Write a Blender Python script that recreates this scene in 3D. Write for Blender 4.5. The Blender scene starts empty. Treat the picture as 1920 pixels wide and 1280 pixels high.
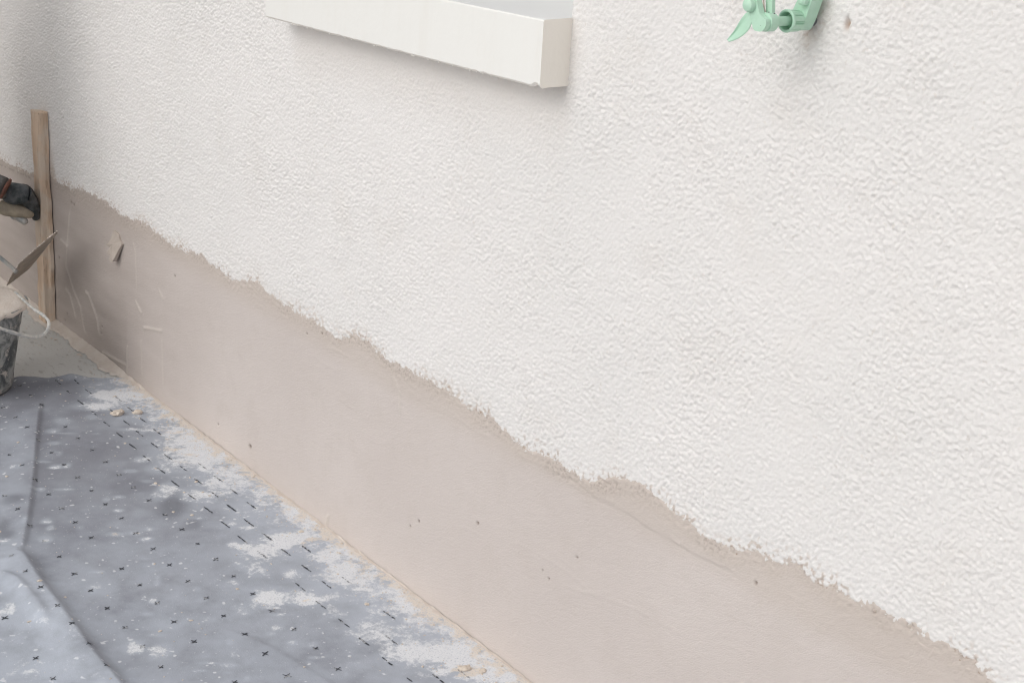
import bpy, bmesh, math, random
import numpy as np
from mathutils import Vector, Matrix

random.seed(7)
rng = np.random.default_rng(7)
scene = bpy.context.scene
COL = scene.collection

# ------------------------------------------------------------------ camera
FPX = 2808.0
_a, _p = math.radians(37.5), math.radians(18.4)
UP2 = np.array([.0572, -.9984]); RT2 = np.array([.9984, .0572])
_h = np.array([-math.cos(_a), math.sin(_a), 0.]); _z = np.array([0, 0, 1.])
_r = np.array([_h[1], -_h[0], 0.])
FW = _h * math.cos(_p) - _z * math.sin(_p)
UU = _h * math.sin(_p) + _z * math.cos(_p)
CAM = np.array([3.04087, -1.25290, 1.19723])

cam = bpy.data.cameras.new('camera')
cam.sensor_width = 36; cam.lens = FPX / 1920 * 36
cam.clip_start = .05; cam.clip_end = 500
camo = bpy.data.objects.new('camera', cam); COL.objects.link(camo)
cx_ = _r * RT2[0] + UU * UP2[0]; cy_ = -(_r * RT2[1] + UU * UP2[1])
M = Matrix(((cx_[0], cy_[0], -FW[0], CAM[0]), (cx_[1], cy_[1], -FW[1], CAM[1]),
            (cx_[2], cy_[2], -FW[2], CAM[2]), (0, 0, 0, 1)))
camo.matrix_world = M
scene.camera = camo

# ------------------------------------------------------------------ world, sun, exposure
SUN_EL, SUN_AZ = math.radians(37), math.radians(186)      # azimuth from +Y, clockwise
world = bpy.data.worlds.new('World'); scene.world = world
world.use_nodes = True
wn, wl = world.node_tree.nodes, world.node_tree.links
wn.clear()
sky = wn.new('ShaderNodeTexSky'); sky.sky_type = 'NISHITA'; sky.sun_disc = False
sky.sun_elevation = SUN_EL; sky.sun_rotation = SUN_AZ
sky.air_density = 1.0; sky.dust_density = 3.5; sky.ozone_density = 1.0
hs = wn.new('ShaderNodeHueSaturation'); hs.inputs['Saturation'].default_value = .22
bg = wn.new('ShaderNodeBackground'); bg.inputs['Strength'].default_value = .15
wo = wn.new('ShaderNodeOutputWorld')
wl.new(sky.outputs[0], hs.inputs['Color']); wl.new(hs.outputs[0], bg.inputs['Color']); wl.new(bg.outputs[0], wo.inputs['Surface'])
sd = bpy.data.lights.new('sun', 'SUN'); sd.energy = .65; sd.angle = math.radians(95); sd.color = (1, .97, .935)
so = bpy.data.objects.new('sun', sd); COL.objects.link(so)
sdir = Vector((math.sin(SUN_AZ) * math.cos(SUN_EL), math.cos(SUN_AZ) * math.cos(SUN_EL), math.sin(SUN_EL)))
so.rotation_euler = sdir.to_track_quat('Z', 'Y').to_euler()
scene.view_settings.view_transform = 'Standard'; scene.view_settings.look = 'None'
scene.view_settings.gamma = 1; scene.view_settings.exposure = -0.20
scene.cycles.use_denoising = True
scene.cycles.pixel_filter_type = 'BLACKMAN_HARRIS'; scene.cycles.filter_width = 1.2; scene.cycles.sample_clamp_indirect = 3.0
scene.cycles.max_bounces = 8; scene.cycles.diffuse_bounces = 5

# ------------------------------------------------------------------ measuring helpers
def ray(x, y):
    d = np.array([x, y]) - np.array([960., 640.])
    v = FW * FPX + _r * (d @ RT2) + UU * (d @ UP2)
    return v / np.linalg.norm(v)
def on_wall(x, y, Y=0.):
    d = ray(x, y); return CAM + d * ((Y - CAM[1]) / d[1])
def on_ground(x, y, Z=0.):
    d = ray(x, y); return CAM + d * ((Z - CAM[2]) / d[2])

# ------------------------------------------------------------------ noise
_perm = rng.permutation(256); _perm = np.concatenate([_perm, _perm, _perm])
_ga = rng.uniform(0, 2 * np.pi, 256); _gx, _gy = np.cos(_ga), np.sin(_ga)
def perlin(x, y, seed=0):
    x = np.asarray(x, float) + seed * 17.31; y = np.asarray(y, float) + seed * 9.77
    xi = np.floor(x).astype(int); yi = np.floor(y).astype(int)
    xf = x - xi; yf = y - yi
    u = xf * xf * xf * (xf * (xf * 6 - 15) + 10); v = yf * yf * yf * (yf * (yf * 6 - 15) + 10)
    def g(ix, iy, dx, dy):
        k = _perm[(_perm[ix & 255] + iy) & 255]; return _gx[k] * dx + _gy[k] * dy
    a = g(xi, yi, xf, yf); b = g(xi + 1, yi, xf - 1, yf)
    c = g(xi, yi + 1, xf, yf - 1); d = g(xi + 1, yi + 1, xf - 1, yf - 1)
    return ((a + (b - a) * u) * (1 - v) + (c + (d - c) * u) * v) * 1.5
def fbm(x, y, oct=3, seed=0):
    s = 0; a = 1; t = 0
    for i in range(oct):
        s = s + a * perlin(x * 2 ** i, y * 2 ** i, seed + i * 3); t += a; a *= .5
    return s / t
def grains(x, y, seed=0):
    """rounded stones with sharp creases: 0 in a crease, up to 1 on top"""
    xi = np.floor(x).astype(int); yi = np.floor(y).astype(int); best = np.full(np.shape(x), -9.)
    for dx in (-1, 0, 1):
        for dy in (-1, 0, 1):
            cx = xi + dx; cy = yi + dy
            k = _perm[(_perm[(cx + seed) & 255] + cy) & 255]; k2 = _perm[(k + 91) & 255]; k3 = _perm[(k2 + 37) & 255]
            px = cx + .15 + .7 * k / 255; py = cy + .15 + .7 * k2 / 255
            best = np.maximum(best, (.45 + .55 * k3 / 255) * 1.0 - ((x - px) ** 2 + (y - py) ** 2) * 1.15)
    return np.clip(best, -.25, 1)
def sstep(a, b, x):
    t = np.clip((x - a) / (b - a), 0, 1); return t * t * (3 - 2 * t)
def seg_dist(X, Y, pts):
    """distance to a polyline, and position along it 0..1"""
    D = np.full(np.shape(X), 9e9); T = np.zeros(np.shape(X)); n = len(pts) - 1
    for i in range(n):
        (x0, y0), (x1, y1) = pts[i], pts[i + 1]
        dx, dy = x1 - x0, y1 - y0; L = dx * dx + dy * dy + 1e-12
        t = np.clip(((X - x0) * dx + (Y - y0) * dy) / L, 0, 1)
        d = np.hypot(X - x0 - t * dx, Y - y0 - t * dy)
        m = d < D; D = np.where(m, d, D); T = np.where(m, (i + t) / n, T)
    return D, T

# ------------------------------------------------------------------ object helpers
def tag(o, label=None, cat=None, group=None, kind=None):
    if label: o['label'] = label
    if cat: o['category'] = cat
    if group: o['group'] = group
    if kind: o['kind'] = kind
    return o
def empty(name, loc, label=None, cat=None, group=None):
    o = bpy.data.objects.new(name, None); COL.objects.link(o); o.location = loc; o.empty_display_size = .05
    return tag(o, label, cat, group)
def link_mesh(name, me, mats, parent=None, smooth=True):
    for m in (mats if isinstance(mats, (list, tuple)) else [mats]): me.materials.append(m)
    if smooth: me.polygons.foreach_set('use_smooth', [True] * len(me.polygons))
    o = bpy.data.objects.new(name, me); COL.objects.link(o)
    if parent:
        o.parent = parent
        p = Vector((0, 0, 0)); q = parent
        while q: p += q.location; q = q.parent
        o.location = -p                       # meshes are written in world coordinates
    return o
def from_bm(name, bm, mats, parent=None, smooth=True):
    me = bpy.data.meshes.new(name); bmesh.ops.recalc_face_normals(bm, faces=bm.faces); bm.to_mesh(me); bm.free()
    return link_mesh(name, me, mats, parent, smooth)
def grid_mesh(name, P, keep=None, attrs=None, flip=False, mats=None, parent=None):
    """P: (nv, nu, 3)"""
    nv, nu = P.shape[:2]
    idx = np.arange(nv * nu).reshape(nv, nu)
    q = np.stack([idx[:-1, :-1], idx[:-1, 1:], idx[1:, 1:], idx[1:, :-1]], -1).reshape(-1, 4)
    if keep is not None: q = q[keep.reshape(-1)]
    if flip: q = q[:, ::-1]
    used = np.unique(q); remap = np.full(nv * nu, -1); remap[used] = np.arange(len(used)); q = remap[q]
    V = P.reshape(-1, 3)[used]
    me = bpy.data.meshes.new(name)
    me.vertices.add(len(V)); me.vertices.foreach_set('co', V.astype(np.float32).ravel())
    me.loops.add(q.size); me.loops.foreach_set('vertex_index', q.astype(np.int32).ravel())
    me.polygons.add(len(q)); me.polygons.foreach_set('loop_start', np.arange(0, q.size, 4, dtype=np.int32))
    me.update(calc_edges=True)
    for k, A in (attrs or {}).items():
        at = me.attributes.new(k, 'FLOAT', 'POINT'); at.data.foreach_set('value', A.reshape(-1)[used].astype(np.float32))
    return link_mesh(name, me, mats, parent)
def spacing(a, b, f):
    out = [a]
    while out[-1] < b: out.append(out[-1] + f(out[-1]))
    out[-1] = b; return np.array(out)
def box(bm, x0, x1, y0, y1, z0, z1):
    v = [bm.verts.new((x, y, z)) for z in (z0, z1) for y in (y0, y1) for x in (x0, x1)]
    for f in ((0, 1, 3, 2), (4, 5, 7, 6), (0, 1, 5, 4), (2, 3, 7, 6), (0, 2, 6, 4), (1, 3, 7, 5)):
        bm.faces.new([v[i] for i in f])
def bevel(bm, w, seg=2, ang=.6):
    es = [e for e in bm.edges if len(e.link_faces) == 2 and e.calc_face_angle(0) > ang]
    bmesh.ops.bevel(bm, geom=es, offset=w, segments=seg, affect='EDGES', profile=.6)
def tube(bm, pts, rad, n=10, caps=True):
    pts = [Vector(p) for p in pts]; rad = rad if isinstance(rad, (list, tuple)) else [rad] * len(pts)
    t0 = (pts[1] - pts[0]).normalized(); up = Vector((0, 0, 1)) if abs(t0.z) < .9 else Vector((1, 0, 0))
    a = t0.cross(up).normalized(); rings = []
    for i, p in enumerate(pts):
        t = (pts[min(i + 1, len(pts) - 1)] - pts[max(i - 1, 0)]).normalized()
        a = (a - t * a.dot(t)).normalized(); b = t.cross(a)
        rings.append([bm.verts.new(p + (a * math.cos(2 * math.pi * k / n) + b * math.sin(2 * math.pi * k / n)) * rad[i]) for k in range(n)])
    for r0, r1 in zip(rings, rings[1:]):
        for k in range(n): bm.faces.new((r0[k], r0[(k + 1) % n], r1[(k + 1) % n], r1[k]))
    if caps: bm.faces.new(rings[0][::-1]); bm.faces.new(rings[-1])
def smooth_path(pts, n=6):
    P = [Vector(p) for p in pts]; P = [P[0] * 2 - P[1]] + P + [P[-1] * 2 - P[-2]]; out = []
    for i in range(1, len(P) - 2):
        a, b, c, d = P[i - 1:i + 3]
        for k in range(n):
            t = k / n
            out.append(.5 * ((2 * b) + (c - a) * t + (2 * a - 5 * b + 4 * c - d) * t * t + (3 * b - a - 3 * c + d) * t ** 3))
    out.append(P[-2]); return out
def prism(bm, outline, to3, n0, n1):
    """outline of (x,z); to3(n,x,z) -> point; extruded from n0 to n1"""
    A = [bm.verts.new(to3(n0, x, z)) for x, z in outline]; B = [bm.verts.new(to3(n1, x, z)) for x, z in outline]
    bm.faces.new(A[::-1]); bm.faces.new(B)
    k = len(A)
    for i in range(k): bm.faces.new((A[i], A[(i + 1) % k], B[(i + 1) % k], B[i]))
def lathe(bm, prof, mp, n=28, close=False):
    """prof: (radius, along); mp(r*cos, r*sin, along) -> point"""
    rings = [[bm.verts.new(mp(r * math.cos(2 * math.pi * k / n), r * math.sin(2 * math.pi * k / n), h)) for k in range(n)] for r, h in prof]
    for r0, r1 in zip(rings, rings[1:]):
        for k in range(n): bm.faces.new((r0[k], r0[(k + 1) % n], r1[(k + 1) % n], r1[k]))
    if close: bm.faces.new(rings[0][::-1]); bm.faces.new(rings[-1])
def skin(name, verts, edges, radii, mat, parent, sub=2, root=0):
    me = bpy.data.meshes.new(name); me.from_pydata([tuple(v) for v in verts], edges, [])
    o = link_mesh(name, me, mat, parent, smooth=False)
    m = o.modifiers.new('skin', 'SKIN'); m.use_smooth_shade = True
    for i, sv in enumerate(me.skin_vertices[0].data):
        r = radii[i]; sv.radius = (r, r) if not isinstance(r, tuple) else r; sv.use_root = (i == root)
    s = o.modifiers.new('sub', 'SUBSURF'); s.levels = sub; s.render_levels = sub
    return o

# ------------------------------------------------------------------ materials
class NT:
    def __init__(s, name, rough=.85, spec=.3):
        s.m = bpy.data.materials.new(name); s.m.use_nodes = True
        s.n, s.l = s.m.node_tree.nodes, s.m.node_tree.links
        s.b = s.n['Principled BSDF']; s.b.inputs['Roughness'].default_value = rough; s.b.inputs['Specular IOR Level'].default_value = spec
        s.geo = s.n.new('ShaderNodeNewGeometry')
    def noise(s, scale, detail=4, rough=.55, vec=None, dist=0.):
        t = s.n.new('ShaderNodeTexNoise'); t.inputs['Scale'].default_value = scale; t.inputs['Detail'].default_value = detail
        t.inputs['Roughness'].default_value = rough; t.inputs['Distortion'].default_value = dist
        s.l.new(vec or s.geo.outputs['Position'], t.inputs['Vector']); return t.outputs['Fac']
    def scaled(s, x, y, z):
        t = s.n.new('ShaderNodeMapping'); t.inputs['Scale'].default_value = (x, y, z)
        s.l.new(s.geo.outputs['Position'], t.inputs['Vector']); return t.outputs[0]
    def attr(s, name):
        t = s.n.new('ShaderNodeAttribute'); t.attribute_name = name; return t.outputs['Fac']
    def ramp(s, v, a, b, smooth=True):
        t = s.n.new('ShaderNodeMapRange'); t.inputs['From Min'].default_value = a; t.inputs['From Max'].default_value = b
        if smooth: t.interpolation_type = 'SMOOTHSTEP'
        s.l.new(v, t.inputs['Value']); return t.outputs['Result']
    def math(s, op, a, b=None):
        t = s.n.new('ShaderNodeMath'); t.operation = op
        for i, v in enumerate((a, b)):
            if v is None: continue
            if isinstance(v, (int, float)): t.inputs[i].default_value = v
            else: s.l.new(v, t.inputs[i])
        return t.outputs[0]
    def mix(s, f, a, b):
        t = s.n.new('ShaderNodeMix'); t.data_type = 'RGBA'
        for k, v in (('Factor', f), ('A', a), ('B', b)):
            i = {'Factor': 0, 'A': 6, 'B': 7}[k]
            if isinstance(v, (int, float)): t.inputs[i].default_value = v
            elif isinstance(v, tuple): t.inputs[i].default_value = (*v, 1)
            else: s.l.new(v, t.inputs[i])
        return t.outputs[2]
    def color(s, c):
        if isinstance(c, tuple): s.b.inputs['Base Color'].default_value = (*c, 1)
        else: s.l.new(c, s.b.inputs['Base Color'])
        return s
    def bump(s, h, dist, strength=1.):
        t = s.n.new('ShaderNodeBump'); t.inputs['Distance'].default_value = dist; t.inputs['Strength'].default_value = strength
        s.l.new(h, t.inputs['Height']); s.l.new(t.outputs[0], s.b.inputs['Normal']); return s

WHITE = (.81, .79, .775); MORTAR = (.642, .578, .543); MORTAR_DRY = (.69, .63, .58)

def m_roughcast():
    t = NT('roughcast_paint', .9, .15)
    n = t.noise(340, 4, .7); big = t.noise(2.2, 3)
    base = t.mix(t.ramp(big, .35, .7), WHITE, (.78, .765, .75)); base = t.mix(t.math('MULTIPLY', t.ramp(t.noise(9, 4, .6), .5, .75), .35), base, (.74, .705, .67))
    spk = t.ramp(t.noise(130, 2), .66, .74)
    base = t.mix(t.math('MULTIPLY', spk, .25), base, (.62, .55, .48))
    st = t.math('MULTIPLY', t.attr('smear_tint'), t.ramp(t.noise(150, 3), .1, .35))
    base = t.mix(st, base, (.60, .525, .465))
    base = t.mix(t.attr('pit'), base, (.36, .24, .16))
    t.color(base); t.bump(n, .0019, .8); return t.m
def m_plinth():
    t = NT('fresh_mortar', .82, .2)
    big = t.noise(3.5, 4); fine = t.noise(600, 3, .65)
    base = t.mix(t.ramp(big, .3, .7), MORTAR, (.678, .615, .58))
    base = t.mix(t.math('MULTIPLY', t.ramp(t.noise(14, 5, .6), .45, .7), .22), base, (.55, .485, .44))
    base = t.mix(t.math('MULTIPLY', t.attr('smear_tint'), .5), base, (.575, .50, .435))
    base = t.mix(t.attr('pit'), base, (.16, .11, .08))
    base = t.mix(t.attr('wet'), base, (.42, .362, .328))
    base = t.mix(t.attr('ridge'), base, (.66, .60, .545))
    t.color(base)
    h = t.math('ADD', fine, t.math('MULTIPLY', t.noise(160, 3), .8))
    t.bump(h, .0016, 1.); return t.m
def m_simple(name, c, rough=.6, spec=.4, c2=None, scale=20, bump=0., bs=200, metal=0.):
    t = NT(name, rough, spec); t.b.inputs['Metallic'].default_value = metal
    t.color(t.mix(t.ramp(t.noise(scale, 4), .35, .65), c, c2) if c2 else c)
    if bump: t.bump(t.noise(bs, 3), bump)
    return t.m
def m_sill():
    t = NT('sill_paint', .55, .35)
    streak = t.noise(6, 4, .6, t.scaled(7, 1, 1.0))
    c = t.mix(t.ramp(streak, .45, .75), (.815, .81, .78), (.80, .79, .755))
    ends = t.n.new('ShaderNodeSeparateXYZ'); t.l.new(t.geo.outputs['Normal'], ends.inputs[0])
    c = t.mix(t.math('MAXIMUM', t.ramp(ends.outputs['X'], .5, .9), t.ramp(t.math('MULTIPLY', ends.outputs['Z'], -1.), .5, .9)), c, (.92, .87, .795))  # cut end kept its beige primer; underside beige too, to warm the bounce
    c = t.mix(t.ramp(ends.outputs['Z'], .5, .9), c, (.87, .87, .86))      # top lightened in the colour, standing in for light falling on it
    t.color(c); t.bump(t.noise(90, 4), .0008, .5); return t.m
def m_ground():
    t = NT('old_concrete', .9, .2)
    c = t.mix(t.ramp(t.noise(5, 5, .6), .3, .7), (.66, .66, .64), (.72, .72, .70))
    c = t.mix(t.math('MULTIPLY', t.ramp(t.noise(38, 4, .6, t.scaled(1, 2.5, 1)), .55, .72), .5), c, (.30, .28, .25))
    c = t.mix(t.math('MULTIPLY', t.ramp(t.noise(220, 2), .62, .7), .6), c, (.55, .53, .49))
    t.color(c); t.bump(t.noise(120, 5, .6), .0015, .6); return t.m
def sheet_mask(t):
    d = t.attr('dust')
    w1 = t.noise(26, 6, .62, dist=.6); w2 = t.noise(95, 7, .8)
    v = t.math('ADD', d, t.math('MULTIPLY', t.math('SUBTRACT', w1, .5), 1.5))
    v = t.math('ADD', v, t.math('MULTIPLY', t.math('SUBTRACT', w2, .5), 1.9))
    fleck = t.ramp(t.noise(75, 1), .69, .76); tiny = t.ramp(t.noise(230, 2), .69, .76)
    m = t.math('MULTIPLY', t.ramp(v, .44, .90), t.ramp(t.noise(330, 3, .7), .22, .52))
    m = t.math('MAXIMUM', m, t.math('MULTIPLY', fleck, .65)); m = t.math('MAXIMUM', m, t.math('MULTIPLY', tiny, .6))
    beige = t.ramp(t.math('ADD', t.attr('warm'), t.math('MULTIPLY', t.math('SUBTRACT', t.noise(34, 4), .5), 1.6)), .4, .7)
    return m, t.mix(beige, (.80, .815, .84), (.78, .71, .63))
def m_sheet():
    t = NT('grey_fleece', .95, .1)
    c = t.mix(t.ramp(t.noise(6, 4), .3, .7), (.222, .23, .263), (.288, .30, .336))
    haze = t.math('MULTIPLY', t.ramp(t.math('ADD', t.attr('dust'), t.math('SUBTRACT', t.noise(11, 5, .6), .5)), -.1, .5), .75)
    c = t.mix(haze, c, (.42, .455, .51)); c = t.mix(t.math('MULTIPLY', t.attr('veil'), t.ramp(t.noise(16, 6, .65), .1, .7)), c, (.50, .54, .61))
    c = t.mix(t.math('MULTIPLY', t.attr('damp'), .6), c, (.17, .18, .205))
    m, dc = sheet_mask(t)
    c = t.mix(t.math('MULTIPLY', m, .92), c, dc)
    t.color(c); t.bump(t.math('ADD', t.noise(500, 3), t.math('MULTIPLY', m, .8)), .0008, .5); return t.m
def m_print():
    t = NT('black_print', .9, .1)
    c = t.mix(t.ramp(t.noise(300, 2), .45, .7), (.06, .064, .075), (.13, .137, .155))
    m, dc = sheet_mask(t)
    c = t.mix(t.math('MAXIMUM', t.math('MULTIPLY', t.ramp(t.noise(170, 3), .42, .58), t.math('MULTIPLY', m, .95)), t.math('MULTIPLY', t.ramp(t.noise(120, 3), .52, .64), .45)), c, dc)
    t.color(c); return t.m
def m_wood():
    t = NT('rough_batten_wood', .85, .2)
    v = t.scaled(60, 60, 3)
    g = t.noise(1.5, 5, .65, v, .8)
    c = t.mix(t.ramp(g, .35, .68), (.60, .45, .33), (.74, .58, .45))
    c = t.mix(t.math('MULTIPLY', t.ramp(t.noise(3.5, 3, .5, v, 1.5), .56, .7), .65), c, (.30, .20, .13))
    c = t.mix(t.math('MULTIPLY', t.ramp(t.noise(16, 5, .6), .44, .60), .65), c, (.66, .575, .49))
    t.color(c); t.bump(g, .003, .8); return t.m
def m_bucket():
    t = NT('rubber_bucket', .7, .35)
    c = t.mix(t.ramp(t.noise(22, 5, .65, dist=.8), .38, .60), (.085, .095, .10), (.36, .37, .36))
    c = t.mix(t.ramp(t.noise(48, 4, .6), .58, .66), c, (.52, .48, .44))
    t.color(c); t.bump(t.noise(60, 5), .003, .6); return t.m
def m_green():
    t = NT('mint_green_paint', .38, .45)
    c = t.mix(t.ramp(t.noise(60, 4), .4, .7), (.45, .68, .525), (.49, .71, .57))
    c = t.mix(t.ramp(t.noise(240, 2), .74, .78), c, (.20, .28, .20))
    t.color(c); t.bump(t.noise(300, 3), .0003, .6); return t.m

MAT_ROUGH, MAT_PLINTH, MAT_SILL = m_roughcast(), m_plinth(), m_sill()
MAT_GROUND, MAT_SHEET, MAT_PRINT = m_ground(), m_sheet(), m_print()
MAT_WOOD, MAT_BUCKET, MAT_GREEN = m_wood(), m_bucket(), m_green()
MAT_CORE = m_simple('masonry', (.45, .42, .38), .9, .2, (.38, .35, .32))
MAT_REVEAL = m_simple('reveal_paint', (.82, .82, .81), .7, .3, (.80, .80, .79), 8, .0005)
MAT_FRAME = m_simple('window_frame_paint', (.80, .80, .80), .35, .5)
MAT_SPILL = m_simple('dried_mortar', (.70, .635, .575), .9, .15, (.65, .575, .51), 30, .002, 180)
MAT_FLAP = m_simple('skin_of_mortar', (.52, .46, .41), .85, .15, (.47, .41, .36), 60, .001, 200)
MAT_CRUMB = m_simple('mortar_crumb', (.72, .645, .56), .9, .15, (.64, .56, .48), 60, .002, 260)
MAT_STEEL = m_simple('stained_steel', (.40, .36, .32), .65, .4, (.52, .45, .38), 40, .001, 160, .25)
MAT_TANG = m_simple('grey_steel', (.34, .36, .37), .5, .5, (.52, .50, .47), 60, .001, 200, .4)
MAT_WIRE = m_simple('mortared_wire', (.62, .60, .56), .7, .3, (.40, .41, .41), 55, .002, 200, .1)
MAT_GLOVE = m_simple('dark_rubber_glove', (.035, .045, .048), .55, .4, (.13, .14, .15), 38, .003, 120)
MAT_PALM = m_simple('mortar_caked_palm', (.46, .40, .31), .85, .2, (.36, .31, .25), 45, .002, 160)
MAT_GREY = m_simple('grey_sleeve_cloth', (.17, .165, .16), .9, .2, (.22, .21, .20), 30, .002, 300)
MAT_ORANGE = m_simple('orange_band', (.24, .11, .08), .8, .3, (.17, .09, .07), 50, .001, 300)
MAT_TROUSER = m_simple('dark_work_cloth', (.05, .055, .07), .9, .2, (.08, .085, .10), 20, .002, 300)
MAT_SKIN = m_simple('skin', (.52, .33, .24), .5, .4, (.48, .29, .21), 20)
MAT_HAIR = m_simple('brown_hair', (.06, .04, .025), .7, .4, (.09, .06, .035), 150, .003, 200)
MAT_BOOT = m_simple('boot_leather', (.09, .065, .045), .7, .3, (.16, .13, .10), 30)
MAT_PLUG = m_simple('grey_plastic_plug', (.16, .17, .18), .5, .4)

t = NT('window_glass', .05, .5); t.b.inputs['Transmission Weight'].default_value = .9; t.color((.75, .8, .8)); MAT_GLASS = t.m

# ================================================================== SETTING
EDGE_PX = [(0, 300), (25, 312), (55, 325), (95, 332), (130, 352), (170, 365), (200, 382), (232, 408), (268, 418), (285, 430), (310, 452),
 (345, 470), (378, 478), (400, 500), (430, 522), (460, 530), (485, 532), (500, 548), (530, 570), (560, 588), (590, 600), (610, 618), (640, 638),
 (665, 630), (690, 640), (715, 668), (740, 682), (770, 698), (800, 712), (830, 728), (850, 742), (885, 772), (920, 783), (950, 810), (980, 840),
 (1010, 848), (1040, 868), (1075, 890), (1105, 908), (1140, 905), (1175, 902), (1205, 920), (1235, 938), (1265, 962), (1300, 988), (1340, 1018),
 (1385, 1035), (1420, 1035), (1450, 1055), (1490, 1052), (1520, 1078), (1560, 1105), (1610, 1125), (1650, 1148), (1700, 1170), (1740, 1195),
 (1780, 1215), (1820, 1240), (1850, 1270), (1880, 1300)]
EW = np.array([on_wall(*q)[[0, 2]] for q in EDGE_PX])
def edge_z(X):
    z = np.interp(X, EW[:, 0], EW[:, 1])
    far = sstep(2.25, 2.5, X) + sstep(-.8, -1.0, X)
    return z + far * .012 * perlin(X / .12, X * 0 + 3.3, 5)
SX0, SX1, SZ0, SZ1, SD = .737, 1.499, .8945, .984, .048     # window sill / opening

def gray_stretch(lo, hi, fine_lo, fine_hi, f):
    def g(x):
        if x < fine_lo: return min(.06, f(fine_lo) + (fine_lo - x) * .12 + 1e-4)
        if x > fine_hi: return min(.06, f(fine_hi) + (x - fine_hi) * .12)
        return f(x)
    return g
# columns: fine inside the part of the wall the photograph shows
fx = lambda x: .0030 - .0015 * min(max((x + .6) / 2.6, 0), 1)
mid = spacing(-.85, 2.36, fx)
left = -.85 - (np.cumsum(np.linspace(.004, .08, 60))); right = 2.36 + (np.cumsum(np.linspace(.003, .07, 60)))
XS = np.concatenate([left[::-1], mid, right])
for v in (SX0, SX1): XS[np.argmin(abs(XS - v))] = v

# ---- ground
bm = bmesh.new()
xs = list(np.linspace(-30, -2, 8)) + list(np.linspace(-1.8, 4, 30)) + list(np.linspace(6, 30, 6))
box_y = [-40, -20, -10, -5, -3, -2, -1.5, -1, -.75, -.5, -.25, 0, .04, 5, 20, 40]
vv = [[bm.verts.new((x, y, -.004 if -.9 < x < 4 else -.004)) for x in xs] for y in box_y]
for a, b in zip(vv, vv[1:]):
    for i in range(len(xs) - 1): bm.faces.new((a[i], a[i + 1], b[i + 1], b[i]))
ground = from_bm('ground', bm, MAT_GROUND); tag(ground, kind='structure')

# ---- house wall
wall = empty('house_wall', (.8, .12, 0), 'white roughcast house wall with a smooth beige mortar band along its foot', 'wall')

# roughcast relief
zfine = np.arange(.315, 1.135, .0018)
ztop = 1.135 + np.cumsum(np.linspace(.0022, .06, 52))
ZS = np.concatenate([zfine, ztop])
ZS[np.argmin(abs(ZS - SZ1))] = SZ1
X, Z = np.meshgrid(XS, ZS)
wx = X + .002 * perlin(X / .010, Z / .010, 2); wz = Z + .002 * perlin(X / .010, Z / .010, 4)
g1 = perlin(wx / .0058, wz / .0048, 1); g2 = perlin(wx / .0034, wz / .0030, 7)
h = .0022 * grains(wx / .0047, wz / .0039, 3) + .0010 * grains(wx / .0032, wz / .0028, 11) + .0005 * g1
h -= .0009 * sstep(.15, .55, perlin(X / .0047, Z / .0040, 17))
h += .0004 * perlin(X / .024, Z / .021, 9) + .0009 * fbm(X / .25, Z / .25, 2, 11)
h *= 1.05 + .5 * perlin(X / .16, Z / .13, 14) + .25 * perlin(X / .05, Z / .04, 15)
# smoother brushed render under the sill
under = sstep(.0, .05, X - SX0 + .03) * sstep(.06, 0, X - SX1) * sstep(.17, .02, SZ0 - Z) * (Z < SZ1)
h *= 1 - .45 * under
E0 = edge_z(X); rag = .006 * perlin(X / .03, Z / .03, 21) + .004 * perlin(X / .009, Z / .009, 23) + .003 * perlin(X / .005, Z / .005, 24)
de = Z - E0 - rag
h = h - .0034 * sstep(.006, -.012, de)                     # dives behind the mortar at the ragged line
smear_tint = np.maximum(sstep(.0035, -.001, de + .003 * perlin(X / .007, Z / .006, 31)), .85 * sstep(.030, .0, de) * sstep(-.02, .35, perlin(X / .010, Z / .007, 33)) * sstep(-.2, .3, perlin(X / .12, Z / .12, 34)))
pit = sstep(.030, .0, abs(de - .002)) * sstep(.12, .40, perlin(X / .0065, Z / .0065, 35)) * sstep(-.25, .15, perlin(X / .07, X * 0 + .7, 37))
# stain under the shutter stop and a small hole beside it
A0 = on_wall(1527, 38); AX, AZ = A0[0], A0[2]
st = np.exp(-(((X - AX + .004) / .010) ** 2 + ((Z - AZ + .017) / .013) ** 2)) * .75 + np.exp(-(((X - AX - .012) / .012) ** 2 + ((Z - AZ - .008) / .02) ** 2)) * .5
st += np.exp(-(((X - AX + .01) / .03) ** 2 + ((Z - AZ + .06) / .05) ** 2)) * .08
hp = on_wall(1590, 46); hole = np.exp(-(((X - hp[0]) / .0035) ** 2 + ((Z - hp[2]) / .006) ** 2))
h -= .006 * hole
smear_tint = smear_tint + .24 * sstep(.0, .05, X - SX0) * sstep(.03, -.01, X - SX1) * sstep(.13, .0, SZ0 - Z) * (Z < SZ1)  # beige tint on the wall below the sill, fading downwards
smear_tint = smear_tint + .75 * sstep(-.40, -.44, X + .02 * perlin(X / .03, Z / .06, 171)) * sstep(-.50, -.47, X) * sstep(.46, .38, Z)
smear_tint = np.clip(smear_tint + st * .8, 0, 1); pit = np.clip(pit * .6 + hole * .8 + st * sstep(.1, .4, g1 * -1) * .5, 0, 1)
P = np.stack([X, -h, Z], -1)
Xc = .5 * (XS[:-1] + XS[1:]); Zc = .5 * (ZS[:-1] + ZS[1:]); XC, ZC = np.meshgrid(Xc, Zc)
keep = ~((XC > SX0) & (XC < SX1) & (ZC > SZ1) & (ZC < 1.95)) & (ZC > edge_z(XC) - .03)
rc = grid_mesh('textured_render', P, keep, {'smear_tint': smear_tint, 'pit': pit}, mats=MAT_ROUGH, parent=wall)

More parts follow.
